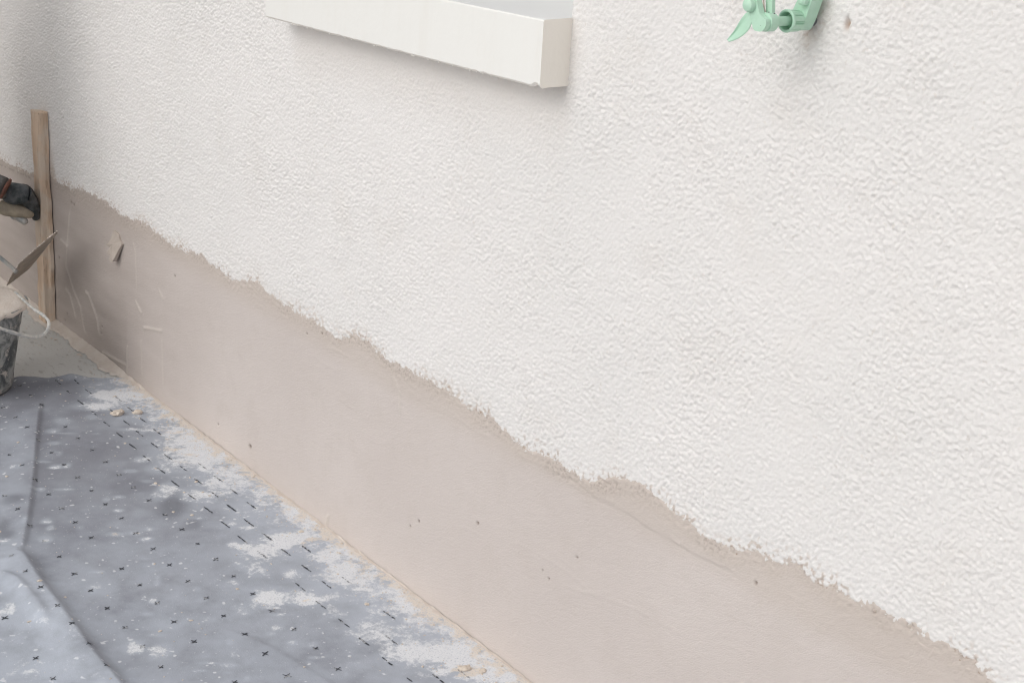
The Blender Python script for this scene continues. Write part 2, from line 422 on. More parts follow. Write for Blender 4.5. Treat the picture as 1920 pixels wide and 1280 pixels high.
# mortar band
ZP = np.concatenate([np.arange(-.003, .44, .0023)])
X, Z = np.meshgrid(XS, ZP)
E0 = edge_z(X)
g = .0011 + .0012 * fbm(X / .35, Z / .22, 3, 41) + .00025 * perlin(X / .02, Z / .02, 43)
ridge = np.zeros_like(X)
RIDGES = [([(133, 385), (131, 410), (128, 450), (126, 500), (131, 515), (140, 545), (152, 575), (160, 620), (167, 635)], 1.5),
 ([(123, 537), (133, 553), (140, 580), (145, 602)], 1.5), ([(160, 545), (168, 552), (176, 575), (184, 600), (190, 640)], 2.0),
 ([(250, 450), (256, 475), (257, 520), (258, 545)], .8), ([(256, 565), (265, 585)], 1.3), ([(300, 545), (306, 560)], 1.0),
 ([(268, 614), (288, 617), (307, 621)], 1.2), ([(193, 660), (238, 684)], 1.2), ([(240, 650), (240, 700)], 1.0), ([(266, 640), (268, 700)], .8),
 ([(305, 640), (308, 720)], .8), ([(115, 450), (128, 462)], 1.0), ([(614, 648), (636, 658), (660, 672)], .35), ([(735, 695), (750, 735), (752, 780)], .7),
 ([(612, 988), (617, 968)], 1.6)]
for pts, amp in RIDGES:
    W = [tuple(on_wall(*q)[[0, 2]]) for q in pts]
    lo = min(w[0] for w in W) - .03; hi = max(w[0] for w in W) + .03
    i0, i1 = np.searchsorted(XS, [lo, hi])
    D, T = seg_dist(X[:, i0:i1], Z[:, i0:i1], W)
    w_ = .0036 * (1 + .3 * perlin(X[:, i0:i1] / .012, Z[:, i0:i1] / .012, 51))
    r_ = np.exp(-(D / w_) ** 2) * sstep(0, .12, T) * sstep(1.0, .85, T) if len(W) > 2 else np.exp(-(D / w_) ** 2)
    g[:, i0:i1] += .0018 * amp * r_; ridge[:, i0:i1] = np.maximum(ridge[:, i0:i1], r_ * .6 * min(amp, 1.2))
# ledge where the last pass of the float stopped
LEDGE = np.array([on_wall(*q)[[0, 2]] for q in [(600, 640), (700, 700), (800, 760), (852, 785), (960, 850), (1069, 895), (1120, 932), (1150, 945), (1215, 985), (1290, 1030), (1320, 1045), (1370, 1070), (1500, 1150), (1700, 1260), (1900, 1370)]])
lz = np.interp(X, LEDGE[:, 0], LEDGE[:, 1]) + .002 * perlin(X / .05, X * 0, 61)
amt = sstep(1.42, 1.62, X) * sstep(1.93, 1.85, X) + .25 * sstep(.9, 1.2, X) * sstep(1.62, 1.4, X)
above = sstep(-.0006, .0010, Z - lz)
g += .0013 * amt * above
zone = sstep(-.03, .01, Z - lz)
g += zone * (.0003 * perlin(X / .012, Z / .006, 63) + .0004 * perlin(X / .006, Z / .005, 65) * sstep(-.2, .4, perlin(X / .07, Z / .03, 67)))
near = sstep(-.028, -.004, Z - E0)
g -= .0045 * sstep(.003, .012, Z - E0 - .006 * perlin(X / .03, Z / .03, 21))
g += near * (.0011 * perlin(X / .007, Z / .006, 69) + .0006 * perlin(X / .0045, Z / .004, 70))
g -= .0007 * near * sstep(.15, .4, perlin(X / .005, Z / .004, 73)) * sstep(-.2, .2, perlin(X / .09, Z / .05, 75))
g += .0032 * sstep(.0, .0045, Z * 0 + .0)  # flat
# broad sweeps of the trowel
for i in range(26):
    xa = rng.uniform(-.2, 2.1); za = rng.uniform(.05, .33); L = rng.uniform(.08, .3); sl_ = rng.uniform(-.5, .5); cv = rng.uniform(-.06, .06)
    tt = np.linspace(0, 1, 7); W = [(xa + L * t_, za + sl_ * L * t_ + cv * math.sin(math.pi * t_)) for t_ in tt]
    lo, hi = xa - .02, xa + L + .02; i0, i1 = np.searchsorted(XS, [lo, hi])
    D, T = seg_dist(X[:, i0:i1], Z[:, i0:i1], W)
    g[:, i0:i1] += .00045 * rng.uniform(.4, 1) * np.exp(-(D / .0028) ** 2) * sstep(0, .25, T) * sstep(1, .75, T)
    g[:, i0:i1] += .0004 * rng.uniform(-1, 1) * np.exp(-(D / .02) ** 2) * sstep(0, .25, T) * sstep(1, .75, T)
# shallow horizontal float waves left, where the coat is fresh
g += .0009 * sstep(.25, -.1, X) * perlin(X / .22, Z / .035, 71)
pit = np.zeros_like(X)
for q, r in [((134, 380), 4.5), ((139, 384), 3.5), ((470, 836), 4.), ((328, 517), 2.6), ((786, 976), 2.2), ((896, 980), 2.6), ((770, 985), 1.8), ((1083, 1044), 1.8), ((1030, 1084), 1.8),
             ((1018, 1068), 1.5), ((112, 483), 3.5), ((410, 795), 2.0), ((576, 625), 1.8), ((605, 625), 1.8), ((192, 612), 3), ((191, 625), 3), ((127, 588), 3), ((123, 600), 3), ((1418, 1092), 2.0), ((1640, 1145), 2.0), ((1708, 1172), 3.5), ((1808, 1224), 5.)]:
    c = on_wall(*q)
    pit += np.exp(-(((X - c[0]) / (r * .0011)) ** 2 + ((Z - c[2]) / (r * .0009)) ** 2))
pit = np.clip(pit * 1.2, 0, 1); g -= .003 * pit
dl, _t = seg_dist(X, Z, [tuple(on_wall(*q)[[0, 2]]) for q in [(-30, 300), (8, 312), (30, 321), (58, 334)]]); pit = np.clip(pit + .6 * np.exp(-(dl / .0025) ** 2) * sstep(-.3, .2, perlin(X / .02, Z / .02, 173)), 0, 1)
pit2 = near * sstep(.15, .4, perlin(X / .005, Z / .004, 73)) * sstep(-.2, .2, perlin(X / .09, Z / .05, 75)) * .3
smear_tint = np.clip(zone * .7 + near * .5, 0, 1)
seam = on_wall(240, 670)[0]
wet = .38 * sstep(.55, .0, X + .06 * fbm(X / .3, Z / .2, 3, 151)) + .13 * sstep(seam + .006, seam - .006, X + .01 * perlin(Z / .05, Z * 0, 153) + .22 * np.maximum(Z - .1, 0) * 0) * sstep(.22, .10, Z) + .15 * sstep(.2, -.1, X)
wet = np.clip(wet * (1 + .35 * fbm(X / .2, Z / .03, 3, 155)), 0, 1)
P = np.stack([X, -g, Z], -1)
keep = (.5 * (ZP[:-1] + ZP[1:]))[:, None] < edge_z(Xc)[None, :] + .03
grid_mesh('mortar_band', P, keep, {'wet': wet, 'ridge': ridge, 'pit': np.clip(pit * .9 + pit2, 0, 1), 'smear_tint': smear_tint}, mats=MAT_PLINTH, parent=wall)

# spilled mortar along the foot
xf = spacing(-3.2, 4.6, lambda x: .004 if -.9 < x < 1.7 else .03)
wd = .011 + .022 * sstep(.05, -.12, xf) * (.8 + .5 * perlin(xf / .09, xf * 0, 81)) + .005 * perlin(xf / .05, xf * 0, 83) + .005 * perlin(xf / .014, xf * 0, 85)
wd = np.maximum(wd, .004); hz = .004 + .004 * perlin(xf / .04, xf * 0, 87) + .006 * sstep(.05, -.12, xf); hz = np.maximum(hz, .002) * (.35 + .65 * sstep(.15, .0, xf))
prof = np.linspace(0, 1, 9)[:, None]
Yf = -.0005 - wd[None, :] * prof - .0015
Zf = hz[None, :] * (1 - prof) ** 1.7 + .0016 + .0012 * perlin(xf[None, :] / .012, prof * 2, 89) * (prof < .95) - .004 * (prof > .95)
grid_mesh('mortar_fillet', np.stack([np.broadcast_to(xf[None, :], Yf.shape), Yf, Zf], -1), None, flip=True, mats=MAT_SPILL, parent=wall)

# masonry behind the coats, with the window opening
bm = bmesh.new()
WL, WR, WT = XS[0] - .002, XS[-1] + .002, ZS[-1] + .002
box(bm, WL, SX0 - .012, .010, .30, -.05, WT); box(bm, SX1 + .012, WR, .010, .30, -.05, WT)
box(bm, SX0 - .012, SX1 + .012, .010, .30, -.05, SZ0 + .002); box(bm, SX0 - .012, SX1 + .012, .010, .30, 1.962, WT)
from_bm('wall_core', bm, MAT_CORE, wall, False)
bm = bmesh.new()
box(bm, SX0 - .012, SX0, -.0005, .30, SZ1 + .004, 1.95); box(bm, SX1, SX1 + .012, .0035, .30, SZ1 + .004, 1.95); box(bm, SX0 - .012, SX1 + .012, -.0005, .30, 1.95, 1.962)
from_bm('window_reveal', bm, MAT_REVEAL, wall, False)

# sill with soft, slightly chipped edges
bm = bmesh.new()
nx = 120; ys = [-SD, -.035, -.015, .0, .06, .14]
xsn = np.linspace(SX0, SX1, nx)
def sz_top(y): return SZ1 - .001 + (y + SD) * .05
def ring(x):
    j = .0016 * perlin(np.array(x / .010), np.array(1.), 91) * (perlin(np.array(x / .08), np.array(4.), 92) > -.15)
    k = .0006 * perlin(np.array(x / .05), np.array(2.), 93)
    chip = 0
    if x > 1.484: chip = .006 * max(0, math.sin((x - 1.484) / .012 * math.pi))
    p = [(-SD - k, SZ0 + .003 + float(j) + chip), (-SD - k, SZ1 - .003), (-SD + .0015, SZ1 - .001), (-SD + .005, sz_top(-SD + .005)), (.215, sz_top(.215) - .0035), (.215, SZ0 + .004), (-SD + .012, SZ0 + .001 + float(j)), (-SD + .004, SZ0 + float(j) + chip)]
    return [bm.verts.new((x, a, float(b))) for a, b in p]
rs = [ring(x) for x in xsn]
for a, b in zip(rs, rs[1:]):
    for i in range(8): bm.faces.new((a[i], a[(i + 1) % 8], b[(i + 1) % 8], b[i]))
bm.faces.new(rs[0]); bm.faces.new(rs[-1][::-1])
sl = from_bm('window_sill', bm, MAT_SILL, wall, True)
me = sl.data; me.polygons.foreach_set('use_smooth', [False] * len(me.polygons))
bm = bmesh.new()   # paint drips clinging under the front edge
for i in range(18):
    x = random.uniform(SX0 + .06, SX1 - .02); r = random.uniform(.0007, .0015)
    bmesh.ops.create_icosphere(bm, subdivisions=1, radius=r, matrix=Matrix.Translation((x, -SD + random.uniform(0, .002), SZ0 + .0005 - r * .3)) @ Matrix.Scale(1.2, 4, (1, 0, 0)))
from_bm('paint_drips', bm, MAT_SILL, sl)

# window in the reveal
fr = bmesh.new()
a0, a1, b0, b1 = SX0 + .002, SX1 - .002, SZ1 + .012, 1.948
for q in ((a0, a1, b0, b0 + .06), (a0, a1, b1 - .06, b1), (a0, a0 + .06, b0 + .06, b1 - .06), (a1 - .06, a1, b0 + .06, b1 - .06)):
    box(fr, q[0], q[1], .22, .27, q[2], q[3])
wf = from_bm('window_frame', fr, MAT_FRAME, wall, False)
bm = bmesh.new(); box(bm, a0 + .06, a1 - .06, .242, .248, b0 + .06, b1 - .06); from_bm('pane', bm, MAT_GLASS, wf, False)

# curl of mortar sticking off the band
pts = [(218, 431), (215, 440), (213, 450), (209, 458), (214, 463), (212, 474), (218, 478), (218, 486), (226, 489), (228, 479), (231, 467), (234, 458), (229, 450), (227, 440)]
bm = bmesh.new(); W = [Vector(on_wall(*q)) for q in pts]; cen = sum(W, Vector()) / len(W)
off = [.000, .001, .003, .007, .005, .010, .008, .012, .014, .009, .005, .002, .000, .000]
F = [bm.verts.new(w + Vector((0, -.0055 - o, 0))) for w, o in zip(W, off)]; B = [bm.verts.new(w + Vector((0, -.0006 - o * .65, 0))) for w, o in zip(W, off)]
cf = bm.verts.new(cen + Vector((0, -.011, .006))); cb = bm.verts.new(cen + Vector((0, -.003, 0)))
for i in range(len(pts)):
    j = (i + 1) % len(pts)
    bm.faces.new((F[i], F[j], cf)); bm.faces.new((B[j], B[i], cb)); bm.faces.new((F[i], B[i], B[j], F[j]))
from_bm('mortar_flap', bm, MAT_FLAP, wall, False)

# added wall, out of view, put here to shade the left side
bm = bmesh.new(); box(bm, -1.80, -1.55, -3.4, -.004, -.05, WT)
o = from_bm('shade_wall', bm, m_simple('shade_wall_grey', (.60, .575, .54), .9, .2, (.52, .50, .47), 6, .003, 60), None, False)
tag(o, 'added pale grey wall, out of view left of the worker, to shade the house wall', 'wall')

# ================================================================== FLEECE SHEET
def sheet_edge(Y): return .5 * Y + .007 * perlin(Y / .13, Y * 0, 101) + .0035 * perlin(Y / .037, Y * 0 + .4, 103) - .002
ysx = np.concatenate([-np.arange(.0065, .72, .003), -.72 - np.cumsum(np.linspace(.003, .05, 40))])[::-1]
us = np.concatenate([np.arange(0, 1.75, .0032), 1.75 + np.cumsum(np.linspace(.004, .05, 40))])
U, Y = np.meshgrid(us, ysx); X = sheet_edge(Y) + U
Zs = .0025 + .0010 * fbm(X / .16, Y / .10, 3, 105) + .0004 * perlin(X / .03, Y / .03, 107)
# lifted, wavy front edge
lift = .006 * (.4 + 1.6 * perlin(Y / .05, Y * 0 + .3, 109)) * sstep(-.03, -.09, Y)
Zs += np.maximum(lift, 0) * np.exp(-(U / .022) ** 2)
def G(*q): return [tuple(on_ground(*p)[:2]) for p in q]
def side(X, Y, pts):
    """signed distance: positive towards the wall side of the polyline (x increasing along it)"""
    D, T = seg_dist(X, Y, pts); xs_, ys_ = np.array(pts).T
    return np.where(Y > np.interp(X, xs_, ys_), D, -D), T
def fold(pts, hgt, w_left, w_right, t0=.1, t1=.9):
    global Zs
    s, T = side(X, Y, pts)
    T = np.where((X < pts[0][0]) | (X > pts[-1][0]), np.where(X < pts[0][0], 0, 1), T)
    env = sstep(0, t0, T) * sstep(1.0, t1, T) if t1 < 1 else sstep(0, t0, T)
    prof = np.where(s > 0, np.exp(-(s / w_right) ** 2), np.exp(-(s / w_left) ** 2))
    Zs = Zs + hgt * env * prof
f1 = G((78, 742), (70, 800), (66, 850), (62, 900), (54, 960), (46, 1010), (38, 1045))
fold(f1, .006, .05, .0045, .12, .85)
f2 = G((28, 1028), (50, 1062), (78, 1106), (110, 1148), (140, 1190), (175, 1240), (212, 1282), (260, 1340))
fold(f2, .015, .045, .012, .12, 1.1)
f3 = G((-10, 1075), (30, 1100), (65, 1140), (95, 1190))
fold(f3, .007, .012, .010, .2, .8)
f4 = G((-60, 930), (-20, 960), (20, 985), (45, 1000)); fold(f4, -.006, .02, .02, .2, .8)
f5 = G((30, 768), (48, 752), (60, 742)); fold(f5, .006, .012, .010, .2, .9)
f6 = G((400, 1178), (470, 1200), (520, 1226), (560, 1250), (640, 1300)); fold(f6, .002, .03, .008, .2, 1.1)
Zs = np.maximum(Zs, .0005)
# dust and damp patches
dust = .05 + .0 * X
dust += .75 * np.exp(-(-Y / .035) ** 1.2) + .32 * np.exp(-((Y + .055) / .06) ** 2) + .10 * sstep(.4, 1.1, X) - .04
dust += .09 * sstep(-.28, -.10, Y) * (1 + 1.5 * perlin(X / .12, Y / .06, 111))
dust += .12 * np.exp(-((Y + .60) / .12) ** 2)
warm = .85 * np.exp(-(-Y / .045) ** 1.3)
damp = 0 * X
def patch(F, x, y, rx, ry, a):
    g0 = on_ground(x, y); sc = FPX / ((g0 - CAM) @ FW)
    ex = on_ground(x + 20, y) - g0; ex = ex[:2] / np.linalg.norm(ex[:2]); ey = np.array([-ex[1], ex[0]])
    dx, dy = X - g0[0], Y - g0[1]
    a1 = (dx * ex[0] + dy * ex[1]) / (rx / sc * 1.05); a2 = (dx * ey[0] + dy * ey[1]) / (ry / sc / .36)
    F += a * np.exp(-(a1 * a1 + a2 * a2) ** 1.5)
for q in [(484, 1034, 46, 15, .75), (540, 1010, 40, 11, .6), (500, 1124, 26, 14, .8), (560, 1122, 62, 10, .7), (484, 1070, 18, 10, .4), (620, 1150, 20, 10, .3), (545, 1078, 16, 6, .6),
          (600, 1045, 24, 8, .4), (640, 1080, 36, 18, .35), (690, 1185, 40, 16, .5), (770, 1225, 50, 14, .6), (850, 1235, 46, 16, .5), (900, 1262, 30, 10, .4), (207, 742, 40, 9, .75), (185, 763, 38, 8, .7), (222, 752, 20, 8, .3),
          (118, 790, 14, 6, .4), (345, 932, 55, 12, .6), (315, 918, 20, 12, .5), (352, 850, 60, 34, .45), (410, 905, 40, 22, .35), (300, 880, 30, 10, .3), (268, 863, 16, 6, .4), (245, 807, 20, 3, .4),
          (252, 1217, 19, 9, .6), (300, 1224, 19, 10, .6), (14, 1147, 18, 10, .55), (195, 1107, 26, 10, .4), (178, 1103, 12, 6, .3), (216, 1003, 16, 3.5, .5), (254, 1001, 13, 3.5, .5), (275, 1012, 13, 3.5, .6),
          (108, 877, 14, 4, .5), (30, 880, 14, 4, .45), (223, 959, 10, 3, .6), (245, 885, 11, 3, .55), (222, 934, 11, 3, .5), (88, 981, 11, 3, .5), (430, 983, 14, 4, .5), (465, 1060, 20, 8, .3), (520, 1180, 12, 5, .4), (460, 1145, 22, 9, .4),
          (548, 1207, 9, 3, .6), (508, 1190, 9, 3, .5), (435, 1095, 12, 5, .4), (10, 985, 24, 12, -.2), (8, 1018, 12, 5, .6), (320, 1170, 30, 6, .25), (430, 780, 10, 6, .3), (50, 1250, 40, 12, .2), (30, 800, 30, 20, .12), (20, 860, 30, 20, .12)]:
    patch(dust, *q)
for q in [(195, 1107, 22, 10, .5), (185, 1135, 24, 8, .45), (216, 1003, 16, 4, .6), (254, 1001, 14, 4, .6), (275, 1012, 13, 4, .5), (280, 830, 50, 30, .4), (330, 860, 40, 25, .3), (8, 1168, 12, 5, .7), (620, 1080, 30, 10, .3), (700, 1190, 30, 8, .4), (872, 1262, 30, 8, .7), (302, 1188, 12, 8, .5), (270, 1203, 14, 4, .5)]:
    patch(warm, *q)
for q in [(322, 955, 26, 16, 1.), (362, 985, 14, 8, .8), (325, 935, 14, 14, .6), (12, 1008, 14, 9, 1.), (25, 942, 20, 8, .8), (5, 990, 10, 20, .5)]: patch(damp, *q)
leftof = (side(X, Y, f1)[0] < 0) * (X < .7) * sstep(.05, .2, X) + (side(X, Y, f2)[0] < 0) * (X >= .7)
dust += .05 * leftof
veil = np.clip(.55 * sstep(.35, .95, X) + .35 * leftof + .75 * np.exp(-(-Y / .10) ** 2) + .15 * fbm(X / .2, Y / .1, 2, 161), 0, 1)
for i in range(150):
    patch(dust, rng.uniform(40, 900), rng.uniform(740, 1280), rng.uniform(4, 17), rng.uniform(1.5, 5.5), rng.uniform(.15, .5))
for i in range(14):
    patch(warm, rng.uniform(100, 800), rng.uniform(800, 1280), rng.uniform(8, 22), rng.uniform(3, 7), rng.uniform(.3, .6))
dust -= .35 * np.clip(damp, 0, 1)
fleece = empty('dust_sheet', (.6, -.3, 0), 'grey fleece sheet with printed crosses and dashes, dusted white along the wall', 'floor sheet')
grid_mesh('fleece_cloth', np.stack([X, Y, Zs], -1), None, {'veil': veil, 'dust': dust, 'warm': warm, 'damp': np.clip(damp, 0, 1)}, mats=MAT_SHEET, parent=fleece)

# printed marks follow the cloth
from math import floor
def interp_grid(F, x, y):
    i = np.searchsorted(ysx, y) ; i = min(max(i, 1), len(ysx) - 1)
    u = x - float(sheet_edge(np.array(y))); j = min(max(np.searchsorted(us, u), 1), len(us) - 1)
    ty = (y - ysx[i - 1]) / (ysx[i] - ysx[i - 1]); tx = (u - us[j - 1]) / (us[j] - us[j - 1])
    return (F[i - 1, j - 1] * (1 - tx) + F[i - 1, j] * tx) * (1 - ty) + (F[i, j - 1] * (1 - tx) + F[i, j] * tx) * ty
bm = bmesh.new(); lay = {k: bm.verts.layers.float.new(k) for k in ('dust', 'warm', 'damp')}
def stroke(x0, y0, x1, y1, w, seg=6):
    L = math.hypot(x1 - x0, y1 - y0); nx_, ny_ = -(y1 - y0) / L, (x1 - x0) / L; prev = None
    for k in range(seg + 1):
        t = k / seg; x = x0 + (x1 - x0) * t; y = y0 + (y1 - y0) * t
        ww = w * (1 + random.uniform(-.35, .35)) * (.55 if k in (0, seg) else 1); o = random.uniform(-.15, .15) * w
        cur = []
        for s in (-1, 1):
            px_, py_ = x + nx_ * (o + s * ww / 2), y + ny_ * (o + s * ww / 2)
            v = bm.verts.new((px_, py_, interp_grid(Zs, px_, py_) + .0006)); v[lay['dust']] = interp_grid(dust, px_, py_); v[lay['warm']] = interp_grid(warm, px_, py_); cur.append(v)
        if prev: bm.faces.new((prev[0], prev[1], cur[1], cur[0]))
        prev = cur
def gx(x, y): return x + .006 * math.sin(x * 3.1) 
for r in range(0, 16):
    y0 = -.231 - .0737 * r - (.0 if r else 0)
    x0 = .145 - .0243 * r
    if r >= 3: y0 -= 0
    for k in range(-8, 34):
        x = x0 + .0695 * k + random.uniform(-.002, .002); y = y0 + random.uniform(-.0015, .0015)
        if x < float(sheet_edge(np.array(y))) + .02 or x > 2.3: continue
        if random.random() < .06: continue
        s = .0060 * random.uniform(.8, 1.1); a = random.uniform(.25, .6)
        stroke(x - s, y - s * a, x + s, y + s * a, .0027, 3); stroke(x - s * .5, y + s, x + s * .5, y - s, .0027, 3)
for ci, (y0, x0) in enumerate([(-.155, .0965), (-.116, .110), (-.0775, .1145)]):
    for k in range(-3, 34):
        x = x0 + .0695 * k + random.uniform(-.002, .002); y = y0 + random.uniform(-.0015, .0015) + .004 * perlin(np.array(x / .5), np.array(ci), 5)
        y = float(y)
        if x - .02 < float(sheet_edge(np.array(y))) + .004 or x > 2.3: continue
        if random.random() < (.05, .1, .35)[ci]: continue
        l = .0165 * random.uniform(.8, 1.1)
        if random.random() < .3:
            stroke(x - l, y, x - l * .15, y + .0005, .003, 3); stroke(x + l * .1, y, x + l, y + .001, .003, 3)
        else: stroke(x - l, y - .0005, x + l, y + .001, .0032)
from_bm('printed_marks', bm, MAT_PRINT, fleece, False)

bm = bmesh.new(); prev = None  # dark strip painted as the shaded gap along the sheet's edge
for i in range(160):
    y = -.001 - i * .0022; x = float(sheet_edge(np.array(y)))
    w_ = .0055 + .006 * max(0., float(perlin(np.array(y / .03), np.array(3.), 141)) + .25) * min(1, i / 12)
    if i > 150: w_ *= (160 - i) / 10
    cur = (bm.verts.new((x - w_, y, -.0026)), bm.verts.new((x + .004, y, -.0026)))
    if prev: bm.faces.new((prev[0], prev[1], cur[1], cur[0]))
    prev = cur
o = from_bm('edge_gap_shade', bm, m_simple('gap_shade_dark', (.035, .033, .03), .9, .1), None, False); tag(o, kind='structure')

# ================================================================== CRUMBS
def lump(bm, c, r, squash=.6, seed=0):
    res = bmesh.ops.create_icosphere(bm, subdivisions=2 if r > .005 else 1, radius=1)
    rr = random.Random(seed)
    s = Vector((r * rr.uniform(.8, 1.4), r * rr.uniform(.7, 1.1), r * squash)); R = Matrix.Rotation(rr.uniform(0, 6.28), 3, 'Z')
    for v in res['verts']:
        k = 1 + rr.uniform(-.22, .22); p = Vector((v.co.x * s.x * k, v.co.y * s.y * k, max(v.co.z, -.6) * s.z * k)); v.co = R @ p + Vector(c)
for (q, r, lab) in [((222, 779), .0125, 'larger flaky beige mortar lump lying on the grey sheet near its far edge'), ((259, 777), .0095, 'smaller beige mortar lump closer to the wall, right of the larger lump')]:
    bm = bmesh.new(); g0 = on_ground(*q)
    z0 = float(interp_grid(Zs, g0[0], g0[1]))
    lump(bm, (g0[0], g0[1], z0 + r * .3), r, .62, int(q[0])); lump(bm, (g0[0] - r * .75, g0[1] - r * .6, z0 + r * .1), r * .55, .4, 5); lump(bm, (g0[0] + r * .3, g0[1] + r * .3, z0 + r * .55), r * .5, .6, 9)
    o = from_bm('mortar_lump', bm, MAT_CRUMB, None, False); tag(o, lab, 'mortar lump', 'fallen mortar lumps on the sheet')
bm = bmesh.new()
for i in range(900):
    x = random.uniform(-.1, 1.75); y = -abs(random.gauss(0, .045)) - .008 if random.random() < .72 else random.uniform(-.75, -.05)
    if x < float(sheet_edge(np.array(y))) + .01: continue
    r = random.choice([.0007, .0009, .0012, .0012, .0018]) * random.uniform(.7, 1.3)
    if random.random() < .03: r = .003
    lump(bm, (x, y, float(interp_grid(Zs, x, y)) + r * .2), r, .45, i)
for q, r in [((116, 716), .004), ((315, 798), .003), ((345, 925), .004), ((360, 968), .005), ((325, 962), .004), ((292, 908), .005), ((298, 912), .003), ((368, 905), .006), ((380, 925), .004), ((393, 932), .004), ((356, 897), .004), ((292, 880), .003), ((566, 998), .006), ((688, 1135), .006), ((13, 897), .006), ((34, 835), .005), ((205, 770), .003), ((268, 765), .004), ((235, 833), .004), ((290, 1059), .0035), ((358, 1165), .004), ((445, 1106), .004), ((300, 1185), .004), ((870, 1255), .012), ((905, 1260), .009), ((75, 1106), .006), ((645, 1015), .005), ((640, 1020), .004)]:
    g0 = on_ground(*q)
    if g0[1] > -.004: continue
    lump(bm, (g0[0], g0[1], float(interp_grid(Zs, g0[0], g0[1])) + r * .1), r * .72, .4, int(q[0] * 3))
o = from_bm('mortar_crumbs', bm, MAT_CRUMB, None, False); tag(o, 'beige mortar crumbs scattered along the foot of the wall', 'crumbs', kind='stuff')
bm = bmesh.new()
for i in range(90):
    x = random.uniform(-.5, 0.0); y = -abs(random.gauss(0, .05)) - .02
    if x > float(sheet_edge(np.array(y))) - .01: continue
    r = random.uniform(.0008, .002); lump(bm, (x, y, -.004 + r * .3), r, .5, i)
for q, r in [((148, 662), .006), ((152, 664), .004), ((96, 632), .004), ((104, 634), .004)]:
    g0 = on_ground(*q); lump(bm, (g0[0], g0[1], -.003), r, .35, int(q[0]))
o = from_bm('concrete_crumbs', bm, MAT_SPILL, None, False); tag(o, 'small mortar bits on the bare concrete beyond the sheet', 'crumbs', kind='stuff')

# ================================================================== SHUTTER STOP
def loc3(n, x, z): return Vector((AX + x * .001, -n * .001 - .001, AZ + z * .001))
stop = empty('shutter_stop', (AX, -.001, AZ), 'mint green shutter stop on a grey plug at the top of the wall', 'shutter stop')
def rounded(pts, r=2.5, k=4):
    out = []; n = len(pts)
    for i in range(n):
        p = Vector(pts[i]); a = Vector(pts[i - 1]); b = Vector(pts[(i + 1) % n])
        d0 = (a - p); d1 = (b - p); rr = min(r, d0.length * .45, d1.length * .45); s = p + d0.normalized() * rr; e = p + d1.normalized() * rr
        for j in range(k + 1):
            t = j / k; q = s * (1 - t) ** 2 + p * 2 * t * (1 - t) + e * t * t; out.append((q.x, q.y))
    return out
bm = bmesh.new(); lathe(bm, [(.1, -8), (6.2, -8), (6.2, 8), (5, 9.5), (.1, 9.5)], lambda a, b, h_: loc3(h_, a, b)); from_bm('wall_plug', bm, MAT_PLUG, stop)
# lug rising from the wall end
bm = bmesh.new()
prism(bm, rounded([(-8, -10.5), (5, -10.5), (11, 2), (19, 28), (19, 34), (1, 34), (0, 28), (-9, 8)], 4), loc3, 9, 26); bevel(bm, .0016); from_bm('mounting_lug', bm, MAT_GREEN, stop)
bm = bmesh.new(); lathe(bm, [(.1, 35), (3, 34.6), (5.4, 32.5), (5.8, 30), (5.8, 26.02)], lambda a, b, h_: loc3(h_, a + 9, b + 22.5)); from_bm('bolt_head', bm, MAT_GREEN, stop)
# ribbed collar, hollow at the front
bm = bmesh.new(); n = 72
def rr(k): return -1.7 if (k % 7) == 0 else 0.
rings = []
for (r, h_, rib) in [(11.2, 26.03, 0), (11.6, 28, 1), (11.9, 40, 1), (12.4, 41, 0), (12.4, 43, 0), (11.6, 44, 0), (10.2, 44, 0), (9.4, 43, 0), (9.0, 33, 0), (.2, 32.5, 0)]:
    rings.append([bm.verts.new(loc3(h_, (r + rib * rr(k)) * math.cos(2 * math.pi * k / n), (r + rib * rr(k)) * math.sin(2 * math.pi * k / n))) for k in range(n)])
for r0, r1 in zip(rings, rings[1:]):
    for k in range(n): bm.faces.new((r0[k], r0[(k + 1) % n], r1[(k + 1) % n], r1[k]))
from_bm('collar', bm, MAT_GREEN, stop)
bm = bmesh.new(); lathe(bm, [(5.0, 33.5), (5.2, 40), (5.2, 60), (6.2, 64), (7.2, 65)], lambda a, b, h_: loc3(h_, a, b), close=True); from_bm('rod', bm, MAT_GREEN, stop)
# head block with fork
bm = bmesh.new()
prism(bm, rounded([(-20, 8), (-10.5, -10.5), (1, -10.5), (6.5, -5), (6.5, 3), (-4, 7), (-12, 24), (-22, 24), (-25, 16)], 3.2), loc3, 72, 80)
bevel(bm, .0014, 3)
prism(bm, rounded([(-11, -10.8), (2, -10.8), (8, -5), (8, 4), (2, 9), (-8, 9)], 4), loc3, 62, 72.6)
prism(bm, rounded([(-8, 5), (1, 5), (-2, 26), (-3, 33), (-12, 33), (-12, 26)], 2.5), loc3, 61.5, 66)
from_bm('head_block', bm, MAT_GREEN, stop)
bm = bmesh.new()
prism(bm, rounded([(-24, 16), (-14, 16), (-14, 33), (-22, 33)], 2.5), loc3, 73, 78); from_bm('upper_lever', bm, MAT_GREEN, stop)
bm = bmesh.new(); lathe(bm, [(.1, 88), (4, 87.6), (6.6, 86), (7.6, 83.5), (7.6, 80.02)], lambda a, b, h_: loc3(h_, a - 18, b + 15.5)); from_bm('pivot_cap', bm, MAT_GREEN, stop)
bm = bmesh.new(); tube(bm, smooth_path([loc3(70, -12, 33), loc3(70, -11, 26), loc3(70.5, -8.5, 16), loc3(70, -6, 9)]), .0009, 8); from_bm('spring_wire', bm, MAT_STEEL, stop)
bm = bmesh.new()
for x_, z_ in [(-3, 8.9), (2.4, 8.2)]: lathe(bm, [(.9, 8.4), (.9, 9.3)], lambda a, b, h_: loc3(66 + b - x_ * .6, x_ + a * 1., h_ + z_ - 8.6), close=True, n=10)
